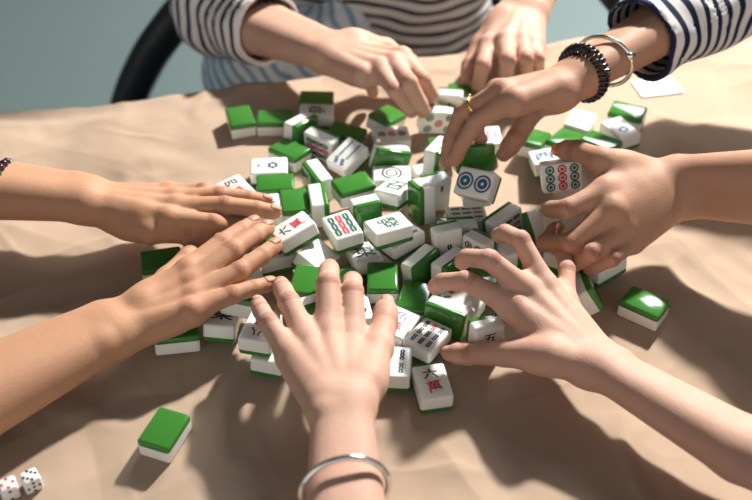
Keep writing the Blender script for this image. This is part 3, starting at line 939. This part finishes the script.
def crease_attr(hands):
    def fn(P):
        v = np.zeros(len(P))
        for d in hands:
            for f in range(4):
                for c, a, offs, amp in ((d['pip'][f], unit(d['pip'][f] - d['mcp'][f]), (-4.2, -1.4, 1.4, 4.2), 1.0), (d['dip'][f], unit(d['dip'][f] - d['pip'][f]), (-1.5, 1.5), .7)):
                    dn = unit(d['n'] - a * (d['n'] @ a))
                    rel = P - c
                    near = np.exp(-np.sum(rel * rel, 1) / 110.0) * np.clip((rel @ dn - 2) / 5.0, 0, 1)
                    s = rel @ a + .04 * (rel @ np.cross(a, dn)) ** 2 * np.sign(rel @ a)
                    v = np.maximum(v, amp * near * 1.6 * sum(np.exp(-((s - o) / .95) ** 2) for o in offs))
            a = unit(d['th'][2] - d['th'][1]); dn = d['dors'][4]
            rel = P - d['th'][2]
            near = np.exp(-np.sum(rel * rel, 1) / 120.0) * np.clip((rel @ dn - 2) / 5.0, 0, 1)
            v = np.maximum(v, near * 1.4 * sum(np.exp(-((rel @ a - o) / 1.0) ** 2) for o in (-2.6, 0, 2.6)))
        return np.clip(v, 0, 1)
    return fn

def skin(name, col, flush):
    m = mat(name, col, rough=0.58, spec=0.22, sss=0.0)
    nt = m.node_tree
    b = nt.nodes['Principled BSDF']
    b.inputs['Subsurface Weight'].default_value = 0.12
    b.inputs['Subsurface Radius'].default_value = (0.0050, 0.0018, 0.0010)
    b.inputs['Subsurface Scale'].default_value = 1.0
    t = [n for n in nt.nodes if n.type == 'TEX_COORD'][0]
    n1 = nt.nodes.new('ShaderNodeTexNoise')
    n1.inputs['Scale'].default_value = 55
    n1.inputs['Detail'].default_value = 5
    nt.links.new(t.outputs['Object'], n1.inputs['Vector'])
    mx = nt.nodes.new('ShaderNodeMix'); mx.data_type = 'RGBA'
    mx.inputs[6].default_value = (*[c * .90 for c in col], 1)
    mx.inputs[7].default_value = (*[c * 1.10 for c in col], 1)
    nt.links.new(n1.outputs['Fac'], mx.inputs[0])
    at = nt.nodes.new('ShaderNodeAttribute'); at.attribute_name = 'flush'
    m2 = nt.nodes.new('ShaderNodeMix'); m2.data_type = 'RGBA'
    m2.inputs[7].default_value = (*flush, 1)
    nt.links.new(at.outputs['Fac'], m2.inputs[0])
    nt.links.new(mx.outputs[2], m2.inputs[6])
    ac = nt.nodes.new('ShaderNodeAttribute'); ac.attribute_name = 'crease'
    cs = nt.nodes.new('ShaderNodeMath'); cs.operation = 'MULTIPLY'; cs.inputs[1].default_value = .85
    nt.links.new(ac.outputs['Fac'], cs.inputs[0])
    m3 = nt.nodes.new('ShaderNodeMix'); m3.data_type = 'RGBA'
    m3.inputs[7].default_value = (flush[0] * .5, flush[1] * .45, flush[2] * .42, 1)
    nt.links.new(cs.outputs[0], m3.inputs[0])
    nt.links.new(m2.outputs[2], m3.inputs[6])
    nt.links.new(m3.outputs[2], b.inputs['Base Color'])
    v = nt.nodes.new('ShaderNodeTexVoronoi'); v.inputs['Scale'].default_value = 900
    nt.links.new(t.outputs['Object'], v.inputs['Vector'])
    n2 = nt.nodes.new('ShaderNodeTexNoise'); n2.inputs['Scale'].default_value = 180; n2.inputs['Detail'].default_value = 4
    nt.links.new(t.outputs['Object'], n2.inputs['Vector'])
    ad = nt.nodes.new('ShaderNodeMath'); ad.operation = 'ADD'
    nt.links.new(v.outputs['Distance'], ad.inputs[0]); nt.links.new(n2.outputs['Fac'], ad.inputs[1])
    bp = nt.nodes.new('ShaderNodeBump'); bp.inputs['Strength'].default_value = 0.25; bp.inputs['Distance'].default_value = 0.0007
    nt.links.new(ad.outputs[0], bp.inputs['Height'])
    nt.links.new(bp.outputs[0], b.inputs['Normal'])
    return m

def stripes(name, light, dark, period, duty, warp=0.0):
    m = mat(name, light, rough=0.85, spec=0.2)
    nt = m.node_tree
    b = nt.nodes['Principled BSDF']
    at = nt.nodes.new('ShaderNodeAttribute'); at.attribute_name = 'stripe'
    md = nt.nodes.new('ShaderNodeMath'); md.operation = 'PINGPONG'
    md.inputs[1].default_value = period / 2
    nt.links.new(at.outputs['Fac'], md.inputs[0])
    lt = nt.nodes.new('ShaderNodeMapRange')
    lt.inputs[1].default_value = period / 2 * (1 - duty) - .5
    lt.inputs[2].default_value = period / 2 * (1 - duty) + .5
    nt.links.new(md.outputs[0], lt.inputs[0])
    mx = nt.nodes.new('ShaderNodeMix'); mx.data_type = 'RGBA'
    mx.inputs[6].default_value = (*light, 1)
    mx.inputs[7].default_value = (*dark, 1)
    nt.links.new(lt.outputs[0], mx.inputs[0])
    nt.links.new(mx.outputs[2], b.inputs['Base Color'])
    return m

tan_nail = mat('tan_nail', (0.44, 0.225, 0.15), rough=0.45, spec=0.2)
nail_m = mat('bare_nail', (0.54, 0.30, 0.23), rough=0.45, spec=0.22)
orange_m = mat('orange_varnish', (0.85, 0.25, 0.08), rough=0.2, spec=0.5, coat=0.5)
def nail(name, d, f, parent, m):
    """curved plate on the back of a fingertip"""
    if f < 4:
        a0, a1, r = d['dip'][f], d['tip'][f], RF[f][3] * d['rs']
    else:
        a0, a1, r = d['th'][2], d['th'][3], 7.0 * d['rs']
    a = unit(a1 - a0)
    dn = d['dors'][f]
    sd = np.cross(a, dn)
    bm = bmesh.new()
    L0, L1 = (-5.0, r * .78)
    rows = []
    for i in range(7):
        s = i / 6
        x = L0 + (L1 - L0) * s
        row = []
        for j in range(7):
            g = (j / 6 - .5) * 2
            wv = .92 - .22 * max(0, s - .75) * 4 * abs(g) ** 2 if s > .75 else (.92 - .15 * (1 - s) ** 3)
            th = g * wv * .95
            rr = (r + .5) * (1.0 - .06 * max(0, s - .5))
            # the fingertip rounds off towards its end
            hgt = rr * math.cos(th)
            if x > 0:
                hgt = math.sqrt(max(hgt * hgt - (x * .72) ** 2, .2))
            p = a1 + a * x + dn * (hgt + .02) + sd * (rr * math.sin(th) * .92)
            row.append(bm.verts.new(W(p)))
        rows.append(row)
    for i in range(6):
        for j in range(6):
            bm.faces.new((rows[i][j], rows[i + 1][j], rows[i + 1][j + 1], rows[i][j + 1]))
    bmesh.ops.recalc_face_normals(bm, faces=bm.faces[:])
    bmesh.ops.solidify(bm, geom=bm.faces[:], thickness=0.0004)
    return bm_obj(name, bm, m, parent)

SKIN_H = 1.5
def person(label, names, sm, chest, facing, cuffs, shirt_m, trousers_m, extra=None, hem=None):
    hs = [HANDS[n] for n in names]
    for d in hs: prep(d)
    chest = np.array(chest, float)
    mid = (hs[0]['sh'] + hs[1]['sh']) / 2
    fwd = unit(np.array([facing[0], facing[1], 0.0]))
    side = np.array([-fwd[1], fwd[0], 0.0])
    hip = np.array([chest[0], chest[1], -255.0])
    def body(P):
        v = 1e3
        for d in hs:
            v = smin(v, smin(hand_sdf(P, d), arm_upper(P, d), 14), 10)
        for d in hs:
            v = smin(v, cone(P, d['sh'], lerp(d['sh'], chest, .75), 44, 60), 20)
        v = smin(v, cone(P, hs[0]['sh'], hs[1]['sh'], 44, 44), 25)
        v = smin(v, cone(P, lerp(mid, chest, .5), hip + np.array([0, 0, 60.0]), 62, 62), 25)
        return v
    pts = np.concatenate([np.concatenate([d['J'], d['el'][None], d['sh'][None]]) for d in hs] + [chest[None], hip[None]])
    pos, F = surface_net(body, pts.min(0) - 85, pts.max(0) + 85, SKIN_H)
    me = net_mesh('person', pos, F, {'flush': flush_attr(hs), 'crease': crease_attr(hs)}, 2)
    p = link('person', me, sm)
    tag(p, label, 'person')
    for d in hs:
        for f in range(5):
            nail('fingernail', d, f, p, orange_m if (f == 4 and d.get('orange')) else (tan_nail if sm in (tan_skin, warm_skin) else nail_m))
    # shirt: torso and sleeves as one garment with open cuffs
    def torso(P, ex):
        v = 1e3
        for s in (-1, 1):
            v = smin(v, cone(P, chest + side * s * 62 + np.array([0, 0, 40.0]), hip + side * s * 58, 88 + ex, 84 + ex), 40)
        v = smin(v, cone(P, hs[0]['sh'], hs[1]['sh'], 52 + ex, 52 + ex), 40)
        return v
    def arms(P, ex, i):
        d = hs[i]
        v = cone(P, d['sh'], d['el'], 52 + ex, 42 + ex)
        g = d.get('fr', 1.0)
        v = smin(v, cone(P, d['el'], lerp(d['el'], d['w'], .62), (42 + ex), (31 * g + ex)), 12)
        return v
    def shirt(P):
        wr = 1.7 * np.sin(P[:, 0] * .09 + 2 * np.sin(P[:, 2] * .05)) + 1.3 * np.sin(P[:, 2] * .12 + P[:, 1] * .07 + 1.5 * np.sin(P[:, 0] * .06))
        out, inn = torso(P, 9), torso(P, 3.5)
        for i, d in enumerate(hs):
            s = (P - d['w']) @ (-d['fd'])
            out = smin(out, np.maximum(arms(P, 9.5, i), cuffs[i] - s), 12)
            inn = smin(inn, arms(P, 4, i), 12)
        return np.maximum(out + wr, -(inn + wr))
    pos, F = surface_net(shirt, pts.min(0) - 130, pts.max(0) + 130, 3.4, 6)
    def stripe(P):
        best = torso(P, 8)
        val = P[:, 2] + 4 * np.sin(P[:, 0] * .03)
        for i, d in enumerate(hs):
            a = cone(P, d['sh'], d['el'], 58, 45)
            s = 230 + np.clip((P - d['el']) @ unit(d['sh'] - d['el']), 0, 400)
            m_ = a < best
            val = np.where(m_, s, val); best = np.where(m_, a, best)
            a = cone(P, d['el'], lerp(d['el'], d['w'], .62), 45, 38) - 6
            m_ = a < best
            val = np.where(m_, (P - d['w']) @ (-d['fd']), val); best = np.where(m_, a, best)
        return val
    link('shirt', net_mesh('shirt', pos, F, {'stripe': stripe}, 1), shirt_m, p)
    # trousers: seated thighs and shins
    kn = [hip + fwd * 330 + side * s * 95 + np.array([0, 0, 5.0]) for s in (-1, 1)]
    def trousers(P):
        v = cone(P, hip + side * 60, hip - side * 60, 92, 92)
        for s, k in zip((-1, 1), kn):
            v = smin(v, cone(P, hip + side * s * 75, k, 82, 60), 25)
            v = smin(v, cone(P, k, k + np.array([0, 0, -380.0]) + fwd * 20, 60, 44), 15)
        return v
    q = np.concatenate([np.stack(kn), np.stack(kn) + np.array([0, 0, -400.0]), hip[None]])
    pos, F = surface_net(trousers, q.min(0) - 130, q.max(0) + 130, 8.0, 6)
    link('trousers', net_mesh('trousers', pos, F, None, 1), trousers_m, p)
    for s, k in zip((-1, 1), kn):
        bm = bmesh.new()
        a = k + np.array([0, 0, -400.0]) + fwd * 10
        foot = [W(a + fwd * x + np.array([0, 0, z])) for x, z in ((-35, -55), (0, -50), (60, -60), (130, -72), (170, -76))]
        add_tube(bm, [(f_.x, f_.y, max(f_.z, .03)) for f_ in foot], [.026, .036, .036, .032, .018], 14, flat=1.25)
        bm_obj('shoe', bm, shoe_m, p)
    if hem is not None:
        hp = [np.array(x, float) for x in hem]
        def hm(P):
            v = smin(cone(P, hp[0], hp[1], 55, 62), cone(P, hp[1], hp[2], 62, 70), 20)
            return v + 3 * np.sin(P[:, 0] * .11 + 2 * np.sin(P[:, 2] * .05)) + 2 * np.sin(P[:, 1] * .13)
        q = np.stack(hp)
        pos, F = surface_net(hm, q.min(0) - 90, q.max(0) + 90, 5.0, 6)
        o = link('shirt_tail', net_mesh('shirt_tail', pos, F, {'stripe': lambda P: P[:, 0] * .8 + P[:, 2] * .6}, 1), blue_stripe, p)
        o['label'] = 'light blue striped shirt tail'
    if extra: extra(p, hs)
    return p

shoe_m = mat('dark_leather', (0.03, 0.025, 0.025), rough=.4)
denim = mat('dark_denim', (0.05, 0.07, 0.13), rough=.9, noise=.2, nscale=80)
pale_skin = skin('pale_skin', (0.52, 0.318, 0.238), (0.54, 0.255, 0.20))
tan_skin = skin('tan_skin', (0.46, 0.25, 0.15), (0.48, 0.205, 0.135))
warm_skin = skin('warm_skin', (0.42, 0.235, 0.155), (0.44, 0.195, 0.14))
plain = mat('grey_jersey', (0.30, 0.30, 0.32), rough=.9, noise=.1)
dark = mat('dark_jersey', (0.08, 0.09, 0.12), rough=.9, noise=.1)
navy_stripe = stripes('navy_striped_jersey', (0.72, 0.71, 0.70), (0.012, 0.018, 0.05), 17.0, 0.42)
blue_stripe = stripes('light_blue_check', (0.74, 0.84, 0.92), (0.26, 0.44, 0.60), 13.0, 0.4)
grey_stripe = stripes('dark_striped_jersey', (0.76, 0.73, 0.72), (0.018, 0.02, 0.035), 17.0, 0.36)

person('person whose two tanned bare forearms lie flat over the pile, beads on one wrist', ['left_far', 'left_near'], tan_skin,
       (-640, 640, 120), (1, .15), (170, 170), dark, denim)
person('person with pale forearms, one hand flat with a silver bangle, the other clawing tiles', ['front_left', 'front_right'], pale_skin,
       (185, 150, 60), (.1, 1), (200, 200), plain, denim)
person('person in navy stripes with black coil and gold ring, holding the nine-circle tile', ['right_far', 'right_near'], warm_skin,
       (790, 1010, 40), (-1, -.2), (92, 165), navy_stripe, denim)
person('person in a dark striped top seated across the table before the black chair arm', ['far_right', 'far_left'], pale_skin,
       (10, 1420, 55), (-.15, -1), (116, 190), grey_stripe, denim, hem=[(-60, 1330, -95), (-165, 1240, -95), (-150, 1290, -200)])

# ------------------------------------------------------------------ worn and small things
silver = mat('polished_silver', (0.80, 0.79, 0.77), rough=.16, metal=1.0)
gold = mat('gold', (0.85, 0.60, 0.22), rough=.2, metal=1.0)
coil_m = mat('black_plastic', (0.012, 0.012, 0.014), rough=.22)
bead_m = mat('dark_glass', (0.05, 0.012, 0.03), rough=.12, coat=.5)
bead_g = mat('green_glass', (0.02, 0.09, 0.03), rough=.12, coat=.5)
thread_m = mat('black_thread', (0.02, 0.02, 0.02), rough=.8)
def ring_frame(d, s, tilt=0.0, tilt2=0.0, up=0.0):
    c = d['w'] - d['fd'] * s + d['nf'] * up
    a, b = d['lf'].copy(), d['nf'].copy()
    a = unit(a + d['fd'] * tilt); b = unit(b + d['fd'] * tilt2)
    return c, a, b
def loop(c, a, b, ra, rb, n):
    return [c + a * ra * math.cos(2 * math.pi * k / n) + b * rb * math.sin(2 * math.pi * k / n) for k in range(n)]

d = HANDS['front_left']
c, a, b = ring_frame(d, 74, .10, .25, 1)
bm = bmesh.new()
add_tube(bm, [W(p) for p in loop(c, a, b, 29.5, 27, 72)], .0023, 12, True)
tag(bm_obj('bangle', bm, silver), 'plain silver bangle round the pale wrist at the bottom edge of the photo', 'bangle')

d = HANDS['right_far']
c, a, b = ring_frame(d, 38, -.1, .15, 0)
bm = bmesh.new()
add_tube(bm, [W(p) for p in loop(c, a, b, 30, 26, 72)], .0021, 12, True)
o = bm_obj('bangle', bm, silver)
tag(o, 'slim silver bangle worn above the black coil on the outstretched wrist', 'bangle')
bm = bmesh.new()
k = c + a * 30
add_tube(bm, [W(k - d['fd'] * 4), W(k + d['fd'] * 4)], .0036, 14)
bm_obj('clasp', bm, silver, o)

c, a, b = ring_frame(d, 7, .15, -.1, 0)
bm = bmesh.new()
pts = []
turns, per = 32, 14
for q in range(turns * per):
    t_ = 2 * math.pi * q / (turns * per)
    ph = 2 * math.pi * q / per
    rad = unit(a * math.cos(t_) * 27 + b * math.sin(t_) * 21)
    base = c + a * math.cos(t_) * 29 + b * math.sin(t_) * 23
    pts.append(W(base + rad * 4.4 * math.cos(ph) + d['fd'] * 6.0 * math.sin(ph)))
add_tube(bm, pts, .0018, 7, True)
tag(bm_obj('coil_bracelet', bm, coil_m), 'black spiral coil bracelet round the wrist beside the silver bangle', 'bracelet')

m0, p0 = d['mcp'][1], d['pip'][1]
ax_ = unit(p0 - m0)
u1 = unit(np.cross(ax_, d['n'])); u2 = np.cross(u1, ax_)
c = lerp(m0, p0, .70)
bm = bmesh.new()
add_tube(bm, [W(p) for p in loop(c, u1, u2, 9.4, 9.4, 40)], .0013, 10, True)
o = bm_obj('finger_ring', bm, gold)
tag(o, 'thin gold ring on the finger of the hand with the black coil', 'ring')
bm = bmesh.new()
bmesh.ops.create_uvsphere(bm, u_segments=14, v_segments=10, radius=.0021)
bmesh.ops.translate(bm, vec=W(c + u2 * 10.6), verts=bm.verts)
bm_obj('setting', bm, gold, o)

d = HANDS['left_far']
c, a, b = ring_frame(d, 77, 0, .1, 0)
bm = bmesh.new()
add_tube(bm, [W(p) for p in loop(c, a, b, 30, 25, 60)], .0008, 6, True)
o = bm_obj('bead_bracelet', bm, thread_m)
tag(o, 'dark glass bead bracelet on the tanned wrist at the table side', 'bracelet')
lp = loop(c, a, b, 30, 25, 22)
for q, p in enumerate(lp):
    bm = bmesh.new()
    bmesh.ops.create_uvsphere(bm, u_segments=14, v_segments=10, radius=.0042)
    bmesh.ops.translate(bm, vec=W(p), verts=bm.verts)
    bm_obj('bead', bm, bead_g if q % 4 == 0 else bead_m, o)

# dice
die_m = mat('white_die', (0.78, 0.76, 0.72), rough=.25)
def die(center, rot, tops, label):
    bm = bmesh.new()
    add_box(bm, (0, 0, 0), (.0135, .0135, .0135), .0022, seg=3)
    o = bm_obj('die', bm, die_m)
    me = o.data
    o.location = W(center)
    o.rotation_euler = rot
    tag(o, label, 'die', 'pair of dice')
    hd = .0135 / 2
    ax3 = [Vector((0, 0, 1)), Vector((0, -1, 0)), Vector((1, 0, 0))]
    for axis, (n, col) in zip(ax3, tops):
        u = axis.orthogonal().normalized(); v = axis.cross(u)
        if n == 6: g = [(x * .0031, y * .0034) for x in (-1, 1) for y in (-1, 0, 1)]
        elif n == 4: g = [(x * .003, y * .003) for x in (-1, 1) for y in (-1, 1)]
        elif n == 5: g = [(x * .003, y * .003) for x in (-1, 1) for y in (-1, 1)] + [(0, 0)]
        elif n == 1: g = [(0, 0)]
        elif n == 2: g = [(-.003, -.003), (.003, .003)]
        else: g = [(-.003, -.003), (0, 0), (.003, .003)]
        for x, y in g:
            bm = bmesh.new()
            r = bmesh.ops.create_uvsphere(bm, u_segments=12, v_segments=8, radius=.0013 if n > 1 else .0022)
            q = axis.to_track_quat('Z', 'Y').to_matrix()
            bmesh.ops.scale(bm, vec=(1, 1, .12), verts=bm.verts)
            bmesh.ops.rotate(bm, cent=(0, 0, 0), matrix=q, verts=bm.verts)
            bmesh.ops.translate(bm, vec=axis * hd + u * x + v * y, verts=bm.verts)
            bm_obj('pip', bm, INK[col], o)
die((-257.9, 504.1, 6.8), (0, 0, math.radians(35)), [(6, 'n'), (5, 'k'), (3, 'k')], 'white die with dark blue pips up, resting against the red-pipped die')
die((-272.5, 496.8, 6.8), (0, 0, math.radians(28)), [(4, 'r'), (2, 'k'), (6, 'k')], 'white die with red pips up at the corner of the cloth')

# white card lying on the cloth
bm = bmesh.new()
add_box(bm, (0, 0, 0), (.050, .034, .0016), .0006)
o = bm_obj('card', bm, mat('white_card', (0.72, 0.73, 0.78), rough=.4), smooth=False)
o.location = W((319.3, 1058.8, 0.8))
o.rotation_euler = (0, 0, math.radians(12))
tag(o, 'white card lying flat on the cloth beside the striped sleeve', 'card')

# office chair: bowed arm loops, seat, back, column and five-star base
chair_m = mat('black_nylon', (0.012, 0.013, 0.016), rough=.45)
fabric_m = mat('black_mesh_fabric', (0.014, 0.014, 0.016), rough=.9)
ch = bpy.data.objects.new('office_chair', None)
COL.objects.link(ch)
CX, CY = .045, 1.43
ch.location = (CX, CY, 0)
tag(ch, 'black office chair with bowed arm loops across the table', 'chair')
bm = bmesh.new()
add_box(bm, (0, 0, .40), (.50, .48, .07), .03, seg=4)
bm_obj('seat', bm, fabric_m, ch)
bm = bmesh.new()
add_box(bm, (0, .27, .80), (.46, .05, .58), .024, seg=4, rot=None)
bm_obj('backrest', bm, fabric_m, ch)
for s in (-1, 1):
    bm = bmesh.new()
    arm = [(0.224, 1.62, -0.1), (0.259, 1.52, -0.045), (0.279, 1.36, -0.03), (0.324, 1.345, -0.075), (0.369, 1.345, -0.135), (0.409, 1.35, -0.215), (0.414, 1.36, -0.28), (0.354, 1.38, -0.34), (0.224, 1.4, -0.36)]
    P_ = [Vector((s * x, y - CY if s < 0 else y - CY, z + TZ)) for x, y, z in arm]
    # smooth the path
    Q_ = []
    for i_ in range(len(P_) - 1):
        p0_, p1_, p2_, p3_ = P_[max(i_ - 1, 0)], P_[i_], P_[i_ + 1], P_[min(i_ + 2, len(P_) - 1)]
        for t_ in np.linspace(0, 1, 9)[:-1]:
            Q_.append(.5 * ((2 * p1_) + (p2_ - p0_) * t_ + (2 * p0_ - 5 * p1_ + 4 * p2_ - p3_) * t_ ** 2 + (3 * p1_ - p0_ - 3 * p2_ + p3_) * t_ ** 3))
    Q_.append(P_[-1])
    add_tube(bm, Q_, .026, 14, up=(0, 1, 0), flat=1.0)
    bm_obj('armrest', bm, chair_m, ch)
bm = bmesh.new()
add_tube(bm, [(0, 0, .10), (0, 0, .37)], .028, 16)
bm_obj('column', bm, chair_m, ch)
for k_ in range(5):
    a_ = 2 * math.pi * k_ / 5 + .3
    bm = bmesh.new()
    add_tube(bm, [(0, 0, .11), (.15 * math.cos(a_), .15 * math.sin(a_), .09), (.29 * math.cos(a_), .29 * math.sin(a_), .07)], [.026, .021, .016], 12)
    lg = bm_obj('leg', bm, chair_m, ch)
    bm = bmesh.new()
    cx_, cy_ = .29 * math.cos(a_), .29 * math.sin(a_)
    tx_, ty_ = -math.sin(a_) * .012, math.cos(a_) * .012
    add_tube(bm, [(cx_ - tx_, cy_ - ty_, .028), (cx_ + tx_, cy_ + ty_, .028)], .027, 20)
    bm_obj('caster', bm, chair_m, lg)
